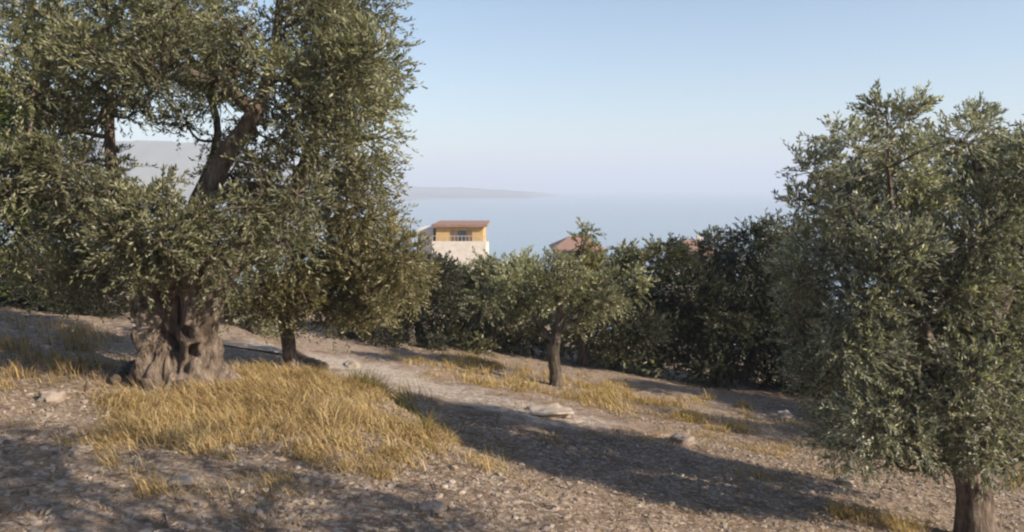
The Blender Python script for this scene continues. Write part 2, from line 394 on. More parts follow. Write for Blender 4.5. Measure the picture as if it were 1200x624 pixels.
# --- the ancient olive on the left: swollen hollow trunk
b1 = G(212, 446); y1 = b1[1]
def ancient_trunk():
    n, seg = 110, 150; t = np.linspace(0, 1, n)[:, None]; th = np.linspace(0, 2*pi, seg, endpoint=False)[None, :]
    hgt = 1.25
    rad = .40 + .30*np.exp(-t*5.5) - .07*np.sin(t*pi) + .03*t
    tw = th + 1.1*t
    lobes = .15*np.cos(3*tw+.6) + .11*np.cos(5*tw+2.1) + .07*np.cos(8*tw+.4)
    flare = np.exp(-t*7)*(.42*np.maximum(0, np.cos(2.5*th+.4))**2*1.0)
    q = np.stack([np.cos(th)*2.6+0*t, np.sin(th)*2.6+0*t, t*4.2+0*th], -1).reshape(-1, 3)
    nz = fbm(q, 3, 5).reshape(n, seg); kn = np.abs(fbm(q*np.array([1.1, 1.1, .9])+4.7, 12, 3)).reshape(n, seg)
    ridg = (1-np.abs(fbm(q*np.array([2.2, 2.2, .8])+9, 6, 4)).reshape(n, seg)) - .6
    r = rad*(1 + .8*lobes + flare + .22*nz + .16*ridg + .30*(kn-.35))
    # hollows: theta measured from +x; the camera is at -y (theta = -pi/2)
    for (hth, ht, w, hh, dp, sl) in [(-1.66, .42, .22, .04, .30, .14), (-1.15, .47, .12, .04, .24, 0), (-1.0, .36, .12, .045, .22, 0), (-2.45, .34, .12, .05, .2, 0), (-1.42, .62, .22, .10, .16, -.1), (-2.1, .7, .10, .1, .12, 0), (-.7, .5, .14, .12, .12, .1)]:
        da = np.angle(np.exp(1j*(th-hth))); dt = t-ht+sl*da
        r = r - dp*np.exp(-(da/w)**4 - (dt/hh)**4)
    x = np.cos(th)*r*.92 + .05*np.sin(t*3); y = np.sin(th)*r*.85; z = -.18 + t*(hgt+.18) + .05*nz
    V = np.stack([x, y, z+0*th], -1).reshape(-1, 3)
    i = np.arange(n-1)[:, None]*seg; j = np.arange(seg)[None, :]; j2 = (j+1) % seg
    Q = np.stack([i+j, i+j2, i+seg+j2, i+seg+j], -1).reshape(-1, 4)
    V = np.vstack([V, (0, 0, hgt-.05)]); e = (n-1)*seg
    C3 = np.stack([e+np.arange(seg), e+(np.arange(seg)+1) % seg, np.full(seg, len(V)-1)], 1)
    return poly_mesh('trunk', V, Q, C3, 'old_bark')
tr1 = [(*(b1+np.array([0, 0, z])), r) for z, r in ((0, .5), (.5, .42), (1.0, .4), (1.25, .36))]
L1 = [limb_px([(225, 345, 0, .19), (232, 290, .0, .12), (240, 235, -.1, .10), (268, 178, -.1, .085), (300, 128, 0, .07), (322, 60, .1, .045), (330, -30, .1, .03)], y1),
      limb_px([(300, 132, 0, .08), (272, 108, -.1, .055), (235, 90, -.2, .035), (180, 60, -.2, .02)], y1),
      limb_px([(195, 345, .1, .17), (165, 285, .2, .09), (135, 210, .3, .06), (128, 140, .3, .042), (132, 70, .3, .035), (120, -20, .3, .02)], y1),
      limb_px([(245, 340, .1, .17), (290, 280, .3, .09), (335, 240, .4, .07), (360, 190, .4, .07), (385, 120, .3, .05), (405, 30, .3, .03)], y1),
      limb_px([(200, 335, -.1, .13), (150, 290, -.4, .08), (90, 250, -.6, .05), (30, 215, -.7, .03)], y1),
      limb_px([(240, 235, -.1, .08), (275, 222, -.2, .05), (310, 215, -.3, .03)], y1),
      limb_px([(215, 330, .4, .14), (225, 250, .9, .07), (255, 150, 1.2, .04), (210, 40, 1.3, .03)], y1)]
C1 = [(20, 55, 58), (85, 75, 52), (140, 45, 52), (180, 90, 48), (232, 62, 55), (252, 112, 36), (205, 5, 58), (272, 30, 38), (40, 10, 50), (150, 0, 40),
      (372, 45, 55), (428, 62, 48), (396, 108, 55), (446, 120, 34), (376, 160, 46), (428, 165, 44), (452, 85, 28), (420, 5, 55), (362, -10, 45), (345, 95, 36),
      (100, -60, 70), (205, -75, 70), (300, -75, 55), (400, -65, 65), (0, -50, 60),
      (15, 130, 52), (62, 138, 46), (105, 122, 34), (25, 200, 50), (75, 205, 42), (20, 262, 50), (78, 262, 48), (128, 238, 36), (110, 185, 26),
      (175, 250, 42, -.9), (150, 285, 44, -.7), (212, 272, 34, -.8), (55, 315, 46), (112, 322, 42), (183, 302, 34, -.5), (195, 225, 26, -.8),
      (272, 200, 28, .5), (302, 225, 40, .6), (345, 205, 38), (328, 258, 46, .5), (280, 272, 42, -.4), (262, 318, 34, -.5), (310, 160, 32, .6), (330, 130, 30, .7), (430, 205, 34), (395, 205, 34),
      (160, 130, 22, .6), (215, 140, 22, .8), (250, 165, 18, .8),
      (270, 75, 36, -.7), (310, 70, 30, -.6), (105, 60, 40, -.8), (125, 110, 30, -.7), (300, 190, 28, -.6), (350, 230, 36, -.6), (235, 255, 28, -.9), (345, 140, 34, -.6), (390, 70, 40, -.8), (100, 230, 36, -.9), (60, 180, 36, -.8), (130, 270, 34, -1.0), (335, 285, 38, -.4), (185, 55, 34, -.9), (330, 30, 22, .5), (40, 100, 40, -.8), (195, 275, 30, -1.0), (160, 320, 26, -.8), (245, 300, 26, -.8), (140, 205, 24, -.5), (290, 245, 26, -.7), (60, 40, 44, .9), (160, 70, 44, .9), (230, 20, 44, .9), (370, 90, 46, .9), (430, 110, 36, .8), (60, 130, 44, .9), (40, 230, 46, .9), (100, 280, 44, .9), (400, 40, 44, .9), (285, 50, 34, .9), (255, 90, 34, .9)]
olive('ancient_olive_tree', 'ancient olive tree with swollen hollow trunk rising from golden grass', b1, tr1, L1, clumps_px(C1, y1, jit(2, 1.1)), 'warm', 1500, (.052, .0125), 14, .4, 11, 'old_bark', trunk_mesh=ancient_trunk())

# --- slender olive just right of it
b2 = G(343, 430); y2 = b2[1]
T2 = [(b2[0], b2[1], b2[2]-.1, .10)] + limb_px([(338, 400, 0, .075), (332, 370, 0, .065), (340, 330, 0, .06), (355, 290, 0, .05)], y2)
L2 = [limb_px([(335, 360, 0, .05), (380, 310, .1, .04), (420, 270, .1, .03), (440, 235, .1, .015)], y2), limb_px([(340, 335, 0, .045), (310, 320, -.1, .03), (290, 300, -.2, .015)], y2),
      limb_px([(338, 345, 0, .045), (400, 350, -.2, .03), (460, 330, -.2, .015)], y2)]
C2 = [(400, 235, 42), (436, 255, 38), (372, 270, 46), (430, 292, 46), (470, 300, 36), (342, 310, 44), (392, 330, 46), (450, 332, 40), (488, 318, 24), (305, 335, 38), (360, 360, 34), (408, 365, 34), (290, 300, 34), (445, 270, 30), (325, 355, 24, -.3), (430, 350, 30), (475, 335, 28), (385, 378, 26), (440, 372, 24), (350, 340, 34, -.6), (410, 300, 36, -.6), (300, 365, 20, -.4), (415, 258, 30, -.5)]
olive('slender_olive_tree', 'slender leaning olive with brownish foliage hanging beside the track', b2, T2, L2, clumps_px(C2, y2, jit(3, .7)), 'brown', 1300, (.058, .0135), 14, .5, 12, bark='old_bark')

# --- olive at the left edge, its trunk out of the picture
b3 = np.array([-6.1, 7.2, h1(-6.1, 7.2)])
T3 = [(b3[0], b3[1], b3[2]-.1, .17), (b3[0]+.1, b3[1], b3[2]+.6, .13), (b3[0]+.15, b3[1]-.1, b3[2]+1.2, .1), (b3[0]+.2, b3[1]-.1, b3[2]+2., .05)]
C3_ = [(10, 195, 34), (-20, 160, 45), (-15, 240, 45), (-70, 200, 60), (-70, 120, 60), (18, 235, 26), (-30, 300, 40), (-120, 180, 60), (-110, 260, 50), (-60, 60, 55)]
olive('edge_olive_tree', 'bright green foliage reaching in at the left edge', b3, T3, [], clumps_px(C3_, 6.9, jit(5, .4)), 'green', 1100, (.056, .0135), 14, .3, 13)

# --- olive on the right
b4 = G(1146, 636); y4 = b4[1]
T4 = [(b4[0], b4[1], b4[2]-.12, .22), (*P(1143, 625, y4), .165)] + limb_px([(1142, 585, 0, .14), (1136, 545, 0, .135), (1138, 510, 0, .14), (1142, 485, 0, .12)], y4)
L4 = [limb_px([(1136, 520, 0, .11), (1118, 465, -.1, .075), (1104, 425, -.2, .055), (1084, 388, -.2, .045), (1062, 330, -.1, .035), (1045, 240, 0, .02), (1040, 160, 0, .01)], y4),
      limb_px([(1104, 428, -.2, .035), (1085, 432, -.35, .03), (1065, 425, -.5, .02), (1035, 430, -.5, .012)], y4),
      limb_px([(1140, 500, .1, .12), (1152, 440, .2, .085), (1163, 380, .2, .07), (1170, 330, .2, .055), (1160, 250, .2, .035), (1135, 170, .2, .015)], y4),
      limb_px([(1163, 385, .2, .05), (1195, 320, .3, .04), (1225, 240, .3, .02)], y4),
      limb_px([(1136, 505, 0, .09), (1080, 480, .2, .05), (1020, 440, .2, .035), (975, 400, .2, .02)], y4)]
C4 = [(1045, 145, 30), (1000, 172, 34), (956, 198, 32), (940, 238, 28), (1014, 218, 42), (1062, 198, 38), (1066, 250, 46), (1002, 268, 42), (960, 282, 32), (1030, 128, 18), (1070, 130, 18), (975, 160, 16),
      (1132, 165, 30), (1145, 138, 18), (1122, 212, 40), (1182, 185, 34), (1222, 195, 42), (1172, 245, 46), (1232, 255, 50), (1112, 292, 46), (1182, 312, 50), (1245, 325, 50), (1040, 318, 42), (985, 330, 38),
      (1100, 345, 34, .7), (1165, 362, 36, .8), (1222, 385, 46), (1000, 398, 46, -.4), (1048, 440, 42, .3), (972, 440, 40), (1096, 470, 42, -.3), (1020, 488, 40), (1160, 455, 34, .6), (1205, 468, 46), (1128, 508, 28, .3), (1060, 505, 30), (1215, 520, 34), (945, 400, 30, .3), (1270, 420, 50), (1180, 505, 24, -.2), (1110, 395, 30, .5), (1140, 430, 36, -.7), (1165, 490, 30, -.6), (1190, 410, 40, -.6), (1125, 475, 30, -.6), (1060, 470, 36, -.6), (1000, 525, 30), (1040, 535, 26), (1090, 530, 28, -.3), (1150, 530, 24, -.5), (975, 500, 30), (1185, 540, 24, -.3), (1130, 340, 40, -.6), (1060, 290, 40, -.6), (1200, 290, 42, -.6), (1020, 360, 40, -.5), (1230, 470, 44, -.4), (940, 320, 26), (1150, 280, 36, -.7), (940, 360, 32, .4), (950, 420, 34, .5), (1000, 300, 40, .8), (1090, 240, 40, .8), (1170, 200, 40, .8), (1050, 380, 45, .9), (1130, 400, 45, .9), (1010, 450, 42, .8), (1090, 170, 20, .6), (1200, 330, 45, .9), (1235, 160, 30), (990, 235, 40, .6)]
olive('right_olive_tree', 'silvery grey olive tree with forked trunk nearest on the right', b4, T4, L4, clumps_px(C4, y4, jit(6, .75)), 'grey', 2900, (.046, .0115), 14, .3, 14, bark='old_bark')

# --- dense dark olive right of centre
b5 = G(852, 458); y5 = b5[1]+.9
b5 = np.array([(852-600)/F*y5, y5, 0]); b5[2] = h1(b5[0], b5[1])
T5 = [(b5[0], b5[1], b5[2]-.1, .2), (b5[0]+.05, b5[1], b5[2]+.5, .15), (b5[0], b5[1], b5[2]+1.1, .13), (b5[0]-.1, b5[1], b5[2]+1.8, .06)]
C5 = [(785, 305, 24), (838, 295, 24), (880, 288, 26), (930, 290, 32), (768, 345, 32), (820, 338, 38), (870, 330, 38), (920, 340, 42), (758, 388, 26), (800, 390, 38), (850, 385, 42), (900, 390, 42), (950, 400, 42), (830, 430, 30), (880, 436, 34), (930, 446, 34), (783, 424, 20), (962, 460, 30), (836, 278, 12), (790, 293, 12), (750, 360, 22), (905, 272, 18)]
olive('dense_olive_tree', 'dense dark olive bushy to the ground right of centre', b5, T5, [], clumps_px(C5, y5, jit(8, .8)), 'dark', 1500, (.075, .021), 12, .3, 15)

# --- small olive with a dark bare stem in the middle
b6 = G(652, 452); y6 = b6[1]
T6 = [(b6[0], b6[1], b6[2]-.1, .13)] + limb_px([(651, 440, 0, .10), (648, 415, 0, .085), (653, 390, 0, .08), (656, 362, 0, .06), (650, 330, 0, .035)], y6)
L6 = [limb_px([(650, 402, 0, .05), (632, 380, .1, .035), (612, 350, .1, .018)], y6), limb_px([(653, 388, 0, .05), (678, 362, .1, .035), (700, 335, .2, .018)], y6)]
C6 = [(612, 345, 22), (640, 335, 24), (668, 345, 22), (695, 335, 24), (625, 365, 16), (690, 362, 18), (650, 315, 20), (590, 355, 16), (712, 352, 16), (668, 318, 16), (735, 345, 18), (570, 350, 18), (600, 330, 18), (715, 325, 18), (675, 375, 14), (620, 380, 12), (745, 325, 14)]
olive('small_olive_tree', 'small olive with thin dark stem standing beyond the track', b6, T6, L6, clumps_px(C6, y6, jit(9, .5)), 'warm', 1300, (.065, .018), 12, .4, 16)

# --- background row along the lower edge of the grove, pixel positions of each crown
def background(name, label, u, y, profile, pal, dens, seed, leaf=(.085, .025), squash=.9, spread=.7):
    x = (u-600)/F*y; z = h1(x, y); r_ = np.random.default_rng(seed)
    top = min(v-r for (_, v, r) in profile); zt = P(u, top, y)[2]; hh = max(.6, zt - z)
    T = [(x, y, z-.1, .05*hh), (x+r_.normal(0, .04), y, z+.25*hh, .036*hh), (x+r_.normal(0, .08), y, z+.5*hh, .03*hh), (x+r_.normal(0, .1), y, z+.8*hh, .012*hh)]
    return olive(name, label, (x, y, z), T, [], clumps_px(profile, y, jit(seed, spread), squash), pal, dens, leaf, 11, .3, seed, group='trees along the lower edge of the grove')
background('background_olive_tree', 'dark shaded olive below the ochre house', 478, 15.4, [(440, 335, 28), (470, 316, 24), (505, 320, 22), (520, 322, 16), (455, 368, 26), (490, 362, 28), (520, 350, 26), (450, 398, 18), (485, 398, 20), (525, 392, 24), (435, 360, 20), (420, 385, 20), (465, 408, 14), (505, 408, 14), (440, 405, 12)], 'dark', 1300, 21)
background('background_olive_tree', 'rounded green olive filling the middle gap below the sea', 580, 16.0, [(545, 335, 24), (575, 322, 26), (610, 322, 26), (560, 365, 28), (600, 360, 28), (580, 398, 20), (545, 396, 20), (615, 396, 20), (630, 345, 20), (640, 385, 18), (600, 404, 16), (560, 408, 14), (630, 408, 14)], 'warm', 1300, 22)
background('background_olive_tree', 'yellow green olive just left of the dense dark olive', 722, 15.8, [(700, 325, 22), (735, 315, 22), (760, 312, 20), (710, 355, 26), (745, 350, 26), (690, 395, 22), (725, 402, 22), (755, 395, 22), (675, 365, 18), (668, 400, 16), (705, 415, 16), (740, 422, 18), (765, 425, 18), (735, 300, 12), (765, 298, 10)], 'warm', 1300, 23)
background('yellow_sapling', 'thin yellowish sapling sticking up against the sea', 684, 15.5, [(684, 285, 14), (690, 310, 18), (674, 318, 16), (682, 268, 8), (700, 300, 10), (682, 340, 16), (693, 275, 7)], 'yellow', 800, 24, (.07, .018))
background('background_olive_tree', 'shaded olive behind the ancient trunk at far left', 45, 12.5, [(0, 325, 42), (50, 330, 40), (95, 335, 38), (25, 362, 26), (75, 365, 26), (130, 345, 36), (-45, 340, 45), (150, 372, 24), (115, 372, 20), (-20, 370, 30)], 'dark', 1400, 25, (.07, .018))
background('background_olive_tree', 'dark bush between the ancient trunk and slender stem', 290, 13.5, [(250, 350, 30), (285, 345, 34), (320, 355, 30), (270, 380, 22), (305, 385, 22), (230, 375, 20)], 'warm', 1300, 26, (.07, .018))
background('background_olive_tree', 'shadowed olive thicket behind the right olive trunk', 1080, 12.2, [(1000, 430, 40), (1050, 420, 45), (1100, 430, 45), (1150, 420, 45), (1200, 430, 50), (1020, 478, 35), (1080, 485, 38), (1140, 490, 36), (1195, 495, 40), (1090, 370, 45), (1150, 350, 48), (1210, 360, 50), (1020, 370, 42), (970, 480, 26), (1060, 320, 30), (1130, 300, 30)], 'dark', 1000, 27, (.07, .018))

# trees out of the picture to the right: they throw the dappled shade over the lower left
def offside(label, x, y, hh, rad, seed, pal='grey', dens=420, lowest=.4):
    z = h1(x, y); r_ = np.random.default_rng(seed); cl = []
    while len(cl) < 24:
        d = r_.normal(size=3); d /= np.linalg.norm(d); d *= r_.random()**.4
        c_ = (x+d[0]*rad, y+d[1]*rad, z+hh*(.5+lowest*.5)+d[2]*hh*(.5-lowest*.5)*.9, r_.uniform(.3, .5)*rad*.8); cl.append((*c_, c_[3]*.9))
    T = [(x, y, z-.1, .22), (x, y+.05, z+.7, .17), (x-.1, y, z+1.4, .14), (x, y, z+hh*.75, .04)]
    return olive('shade_olive_tree', label, (x, y, z), T, [], cl, pal, dens, (.075, .019), 10, .3, seed, group='olives beside the viewpoint')
offside('olive beside the viewpoint shading the lower left ground', 3.9, 1.35, 5.3, 1.45, 41, dens=300, lowest=.58)
offside('low olive out of view at the right shading the slope', 8.6, 8.9, 4.4, 1.25, 43, dens=300, lowest=.45)
offside('olive right of the grove shading the dense dark olive', 10.6, 11.9, 4.6, 2.0, 42)

# ------------------------------------------------------------------ grass, litter, stones
def scatter_px(n, poly, r_):
    """random ground points inside a pixel polygon, even over the ground"""
    g = np.array([G(*p_)[:2] for p_ in poly]); lo, hi = g.min(0), g.max(0); out = []
    got = 0
    while got < n:
        p_ = r_.uniform(lo, hi, (n*2, 2)); ins = np.zeros(len(p_), bool); j = len(g)-1
        for i in range(len(g)):
            xi, yi, xj, yj = *g[i], *g[j]
            ins ^= ((yi > p_[:, 1]) != (yj > p_[:, 1])) & (p_[:, 0] < (xj-xi)*(p_[:, 1]-yi)/(yj-yi+1e-12)+xi); j = i
        out.append(p_[ins]); got += ins.sum()
    return np.vstack(out)[:n]
def blades(pts, length, width, cols, r_, lean=.5):
    n = len(pts); z = H(pts[:, 0], pts[:, 1]); B = np.column_stack([pts, z-.01])
    az = 2.6*n2(pts[:, 0], pts[:, 1], .45, 73, 2)+3.9+r_.normal(0, .9, n); ln = length*r_.uniform(.35, 1.2, n)*(1+.45*n2(pts[:, 0], pts[:, 1], .35, 72, 2)); le = lean*(.25+np.abs(r_.normal(0, .75, n)))
    d = np.stack([np.cos(az), np.sin(az), np.zeros(n)], 1)
    m_ = B + d*(ln*.5*np.sin(le*.6))[:, None] + np.array([0, 0, 1])*(ln*.5*np.cos(le*.6))[:, None]
    t = m_ + d*(ln*.5*np.sin(np.minimum(le*1.7, 2.2)))[:, None] + np.array([0, 0, 1])*(ln*.5*np.cos(np.minimum(le*1.7, 2.2)))[:, None]
    a2 = r_.uniform(0, pi, n); w = np.stack([np.cos(a2), np.sin(a2), np.zeros(n)], 1)*(width*r_.uniform(.6, 1.3, n))[:, None]
    V = np.stack([B-w*.5, B+w*.5, m_+w*.4, m_-w*.4, t], 1).reshape(-1, 3); i = np.arange(n)[:, None]*5
    Fc = np.concatenate([i+np.array([[0, 1, 2]]), i+np.array([[0, 2, 3]]), i+np.array([[3, 2, 4]])], 0)
    k = r_.integers(0, len(cols), n); c_ = np.asarray(cols)[k]*r_.uniform(.7, 1.25, n)[:, None]
    return V, Fc, np.repeat(c_, 5, 0)
GOLD = [(.44, .31, .13), (.52, .39, .19), (.36, .25, .11), (.50, .40, .24), (.30, .20, .09)]
DRY = [(.30, .21, .11), (.38, .28, .16), (.22, .15, .08)]
GREEN = [(.10, .12, .03), (.16, .15, .05), (.30, .22, .09)]
def tufted(poly, tufts, per, spread, r_):
    c_ = scatter_px(tufts, poly, r_); c_ = c_ + r_.normal(0, 1, c_.shape)*np.abs(r_.normal(0, .3, len(c_)))[:, None]
    c_ = c_[n2(c_[:, 0], c_[:, 1], .5, 71, 3) > r_.normal(-.02, .25, len(c_))]; tufts = len(c_)
    k = (r_.random(tufts*per)**1.9*tufts).astype(int)
    sp_ = spread*np.random.default_rng(5).uniform(.5, 1.8, tufts)[k]
    return c_[k] + r_.normal(0, 1, (tufts*per, 2))*sp_[:, None]
def grass(name, label, pts, length, width, cols, seed, lean=.5):
    V, Fc, T = blades(pts, length, width, cols, np.random.default_rng(seed), lean)
    tag(link(name, mesh_np(name, V, Fc, 3, 'straw', T)), label, 'grass', kind='stuff')
R = np.random.default_rng(99)
grass('dry_grass', 'tall golden dry grass on the bank around the ancient trunk',
      np.vstack([tufted([(205, 478), (300, 430), (345, 440), (420, 450), (505, 510), (500, 548), (420, 560), (300, 555), (215, 520)], 900, 60, .055, R),
                 tufted([(110, 470), (205, 475), (230, 525), (180, 530), (110, 490)], 190, 60, .05, R)]), .18, .006, GOLD+GOLD+DRY, 1, 1.45)
grass('dry_grass', 'golden grass strip beyond the track left of the thin stem', tufted([(500, 428), (560, 420), (632, 438), (625, 460), (560, 452)], 330, 45, .07, R), .19, .009, GOLD, 2, 1.2)
grass('dry_grass', 'golden brown grass beyond the track right of the thin stem', tufted([(665, 455), (720, 448), (800, 470), (880, 490), (860, 505), (760, 490), (690, 478)], 360, 45, .07, R), .17, .009, GOLD, 3, 1.2)
grass('dry_grass', 'golden grass clump at the foot of the right olive', tufted([(970, 600), (1060, 590), (1075, 640), (980, 650)], 45, 60, .05, R), .22, .005, GOLD, 4, .9)
grass('dry_grass', 'sunlit grass at the right edge behind the olive trunk', tufted([(1165, 535), (1230, 530), (1235, 575), (1170, 570)], 60, 60, .05, R), .25, .006, GOLD, 5, .9)
grass('dry_grass', 'thin brown grass below the shaded olives at far left', tufted([(-60, 385), (60, 378), (150, 398), (140, 440), (60, 470), (-60, 430)], 150, 34, .06, R), .2, .0075, GOLD[:1]+DRY, 6)
grass('dry_grass', 'low brown grass on the slope between the track and the right olive', tufted([(740, 505), (850, 505), (960, 530), (1000, 570), (900, 575), (780, 535)], 170, 34, .09, R), .11, .007, DRY+GOLD[:2], 9, 1.3)
grass('green_weeds', 'greenish weeds along the edge of the grassy bank', tufted([(430, 455), (475, 462), (505, 505), (490, 515), (450, 485)], 60, 45, .05, R), .22, .006, GREEN, 7)
grass('dry_stubble', 'short sparse straw stubble over the stony ground', tufted([(-150, 420), (350, 430), (700, 470), (1350, 520), (1350, 700), (-150, 700)], 2600, 12, .06, R), .07, .005, DRY, 8, .9)

def stones(n, poly, size, r_, gamma=2.5):
    """many small angular pebbles as one mesh"""
    pts = scatter_px(n, poly, r_); z = H(pts[:, 0], pts[:, 1])
    g = (1+5**.5)/2; ico = np.array([(-1, g, 0), (1, g, 0), (-1, -g, 0), (1, -g, 0), (0, -1, g), (0, 1, g), (0, -1, -g), (0, 1, -g), (g, 0, -1), (g, 0, 1), (-g, 0, -1), (-g, 0, 1)])/1.9
    fi = np.array([(0, 11, 5), (0, 5, 1), (0, 1, 7), (0, 7, 10), (0, 10, 11), (1, 5, 9), (5, 11, 4), (11, 10, 2), (10, 7, 6), (7, 1, 8), (3, 9, 4), (3, 4, 2), (3, 2, 6), (3, 6, 8), (3, 8, 9), (4, 9, 5), (2, 4, 11), (6, 2, 10), (8, 6, 7), (9, 8, 1)])
    sz = size[0] + (size[1]-size[0])*r_.random(n)**gamma
    sc_ = sz[:, None]*np.stack([r_.uniform(.7, 1.4, n), r_.uniform(.7, 1.4, n), r_.uniform(.4, .8, n)], 1)
    v = ico[None]*r_.uniform(.75, 1.2, (n, 12, 1))*sc_[:, None, :]; an = r_.uniform(0, 2*pi, n); c_, s_ = np.cos(an)[:, None], np.sin(an)[:, None]
    V = np.stack([v[:, :, 0]*c_-v[:, :, 1]*s_, v[:, :, 0]*s_+v[:, :, 1]*c_, v[:, :, 2]], -1) + np.column_stack([pts, z+sc_[:, 2]*.25])[:, None, :]
    return V.reshape(-1, 3), (np.arange(n)[:, None, None]*12 + fi[None]).reshape(-1, 3)
V, Fc = stones(3800, [(-150, 440), (450, 470), (640, 470), (1000, 540), (1350, 560), (1350, 760), (-150, 760)], (.005, .028), R, 3.5)
tag(link('pebbles', mesh_np('pebbles', V, Fc, 3, 'limestone')), 'small pale pebbles strewn over the bare ground', 'pebbles', kind='stuff')
V, Fc = stones(6000, [(-150, 440), (450, 470), (640, 470), (1000, 540), (1350, 560), (1350, 760), (-150, 760)], (.005, .035), R, 3)
tag(link('gravel', mesh_np('gravel', V, Fc, 3, 'brown_stone')), 'brown gravel strewn over the bare ground', 'gravel', kind='stuff')
# fallen leaves
n = 26000; pts = scatter_px(n, [(-150, 430), (450, 450), (1000, 500), (1350, 540), (1350, 760), (-150, 760)], R); z = H(pts[:, 0], pts[:, 1])
an = R.uniform(0, 2*pi, n); tl = R.normal(0, .35, n); le = R.uniform(.03, .06, n)
d = np.stack([np.cos(an)*np.cos(tl), np.sin(an)*np.cos(tl), np.sin(tl)], 1); w = np.stack([-np.sin(an), np.cos(an), R.normal(0, .3, n)], 1)*(le*.13)[:, None]
c0 = np.column_stack([pts, z+.010+R.random(n)*.012]); V = np.stack([c0-d*(le*.5)[:, None], c0+w, c0+d*(le*.5)[:, None], c0-w], 1).reshape(-1, 3)
T = np.repeat(np.array([(.20, .14, .085), (.30, .23, .15), (.13, .09, .06), (.36, .30, .22)])[R.integers(0, 4, n)], 4, 0)
tag(link('fallen_leaves', mesh_np('fallen_leaves', V, np.arange(4*n).reshape(-1, 4), 4, 'straw', T)), 'dry fallen olive leaves littering the ground', 'leaf litter', kind='stuff')

n = 1500; pts = scatter_px(n, [(-150, 430), (450, 450), (1000, 500), (1350, 540), (1350, 760), (-150, 760)], R); z = H(pts[:, 0], pts[:, 1])
an = R.uniform(0, 2*pi, n); le = .04+.3*R.random(n)**2.5; d = np.stack([np.cos(an), np.sin(an), R.normal(0, .12, n)], 1)*(le*.5)[:, None]; rr = (.0025+le*.012)[:, None]
w1 = np.stack([-np.sin(an), np.cos(an), np.zeros(n)], 1)*rr; w2 = np.array([0, 0, 1])*rr; c0 = np.column_stack([pts, z+.012])
V = np.stack([c0-d+w1, c0-d-w1, c0-d+w2, c0+d+w1*.6, c0+d-w1*.6, c0+d+w2*.6], 1).reshape(-1, 3); i = np.arange(n)[:, None]*6
Fc = np.concatenate([i+np.array([[0, 1, 4, 3]]), i+np.array([[1, 2, 5, 4]]), i+np.array([[2, 0, 3, 5]])], 0)
tag(link('fallen_twigs', mesh_np('fallen_twigs', V, Fc, 4, 'old_bark')), 'dead grey twigs scattered over the ground', 'twigs', kind='stuff')

def rock(name, label, u, v, w, seed, mat='limestone', flat=.5, group=None):
    p = G(u, v); rm = w*.5*p[1]/F; n, m_ = 26, 18; vs_ = []
    for i in range(m_+1):
        ph = pi*i/m_
        for j in range(n): vs_.append((sin(ph)*cos(2*pi*j/n), sin(ph)*sin(2*pi*j/n), cos(ph)))
    vv = np.array(vs_); q = np.sign(vv)*np.abs(vv)**.8
    vv = q*(1+.42*np.round(fbm(vv*1.4, seed, 2)*3)/3*.6+.22*fbm(vv*3.1, seed+9, 3))[:, None]*np.array([rm, rm*.75, rm*flat])
    Fq = [(i*n+j, i*n+(j+1) % n, (i+1)*n+(j+1) % n, (i+1)*n+j) for i in range(m_) for j in range(n)]
    o = link(name, poly_mesh(name, vv, np.array(Fq), np.zeros((0, 3), int), mat, True), loc=(p[0], p[1], p[2]+rm*flat*.35)); o.rotation_euler.z = seed*1.7
    return tag(o, label, 'rock', group)
rock('rock', 'pale flat rock beside the track near the slender stem', 412, 431, 26, 1, flat=.35)
rock('rock', 'long pale slab added in place of a sunlit patch of the track', 640, 486, 60, 2, flat=.18)  # flat slab added where only sunlight brightens the track
rock('rock', 'smaller pale slab added for the right end of the sunlit patch', 676, 495, 24, 3, flat=.25)  # second added slab, imitating the end of the same sun patch
rock('rock', 'pale rock lying in the dark ground below the golden grass', 215, 566, 36, 4, flat=.3)
rock('rock', 'light stone catching the sun on the lower left ground', 92, 530, 30, 5, flat=.3)
rock('rock', 'brown stone on the slope before the dense dark olive', 800, 520, 30, 6, 'brown_stone')
rock('rock', 'pale stone in the litter under the right olive', 990, 568, 22, 7)
rock('rock', 'pale stone under the right side of the dense dark olive', 920, 492, 26, 8)
rock('rock', 'low brown stone in the foreground bottom centre', 505, 600, 30, 9, 'brown_stone', .45)
rock('rock', 'broken brown stone left of the grassy bank', 60, 470, 34, 10, 'brown_stone')

# fallen dead branches
def log(name, label, pts, cat='branch', mat='old_bark', seed=1):
    b = np.array([*pts[0][:3], 0]); V, Q, C3 = tube(np.asarray(pts)-b, 10, 26, .2, seed)
    return tag(link(name, poly_mesh(name, V, Q, C3, mat), loc=tuple(b[:3])), label, cat)
def on_ground(rows, lift=.6): return [(*(G(u, v)+np.array([0, 0, r*lift])), r) for (u, v, r) in rows]
log('dead_branch', 'grey curved dead branch on the ground left of the ancient trunk', on_ground([(135, 452, .045), (150, 440, .06), (170, 434, .06), (192, 446, .05), (222, 462, .03)], 1.0), seed=3)
log('dead_log', 'short dark log leaning at the foot of the slender olive', on_ground([(346, 418, .06), (358, 428, .07), (380, 436, .06)], .9), 'log', 'bark', 4)

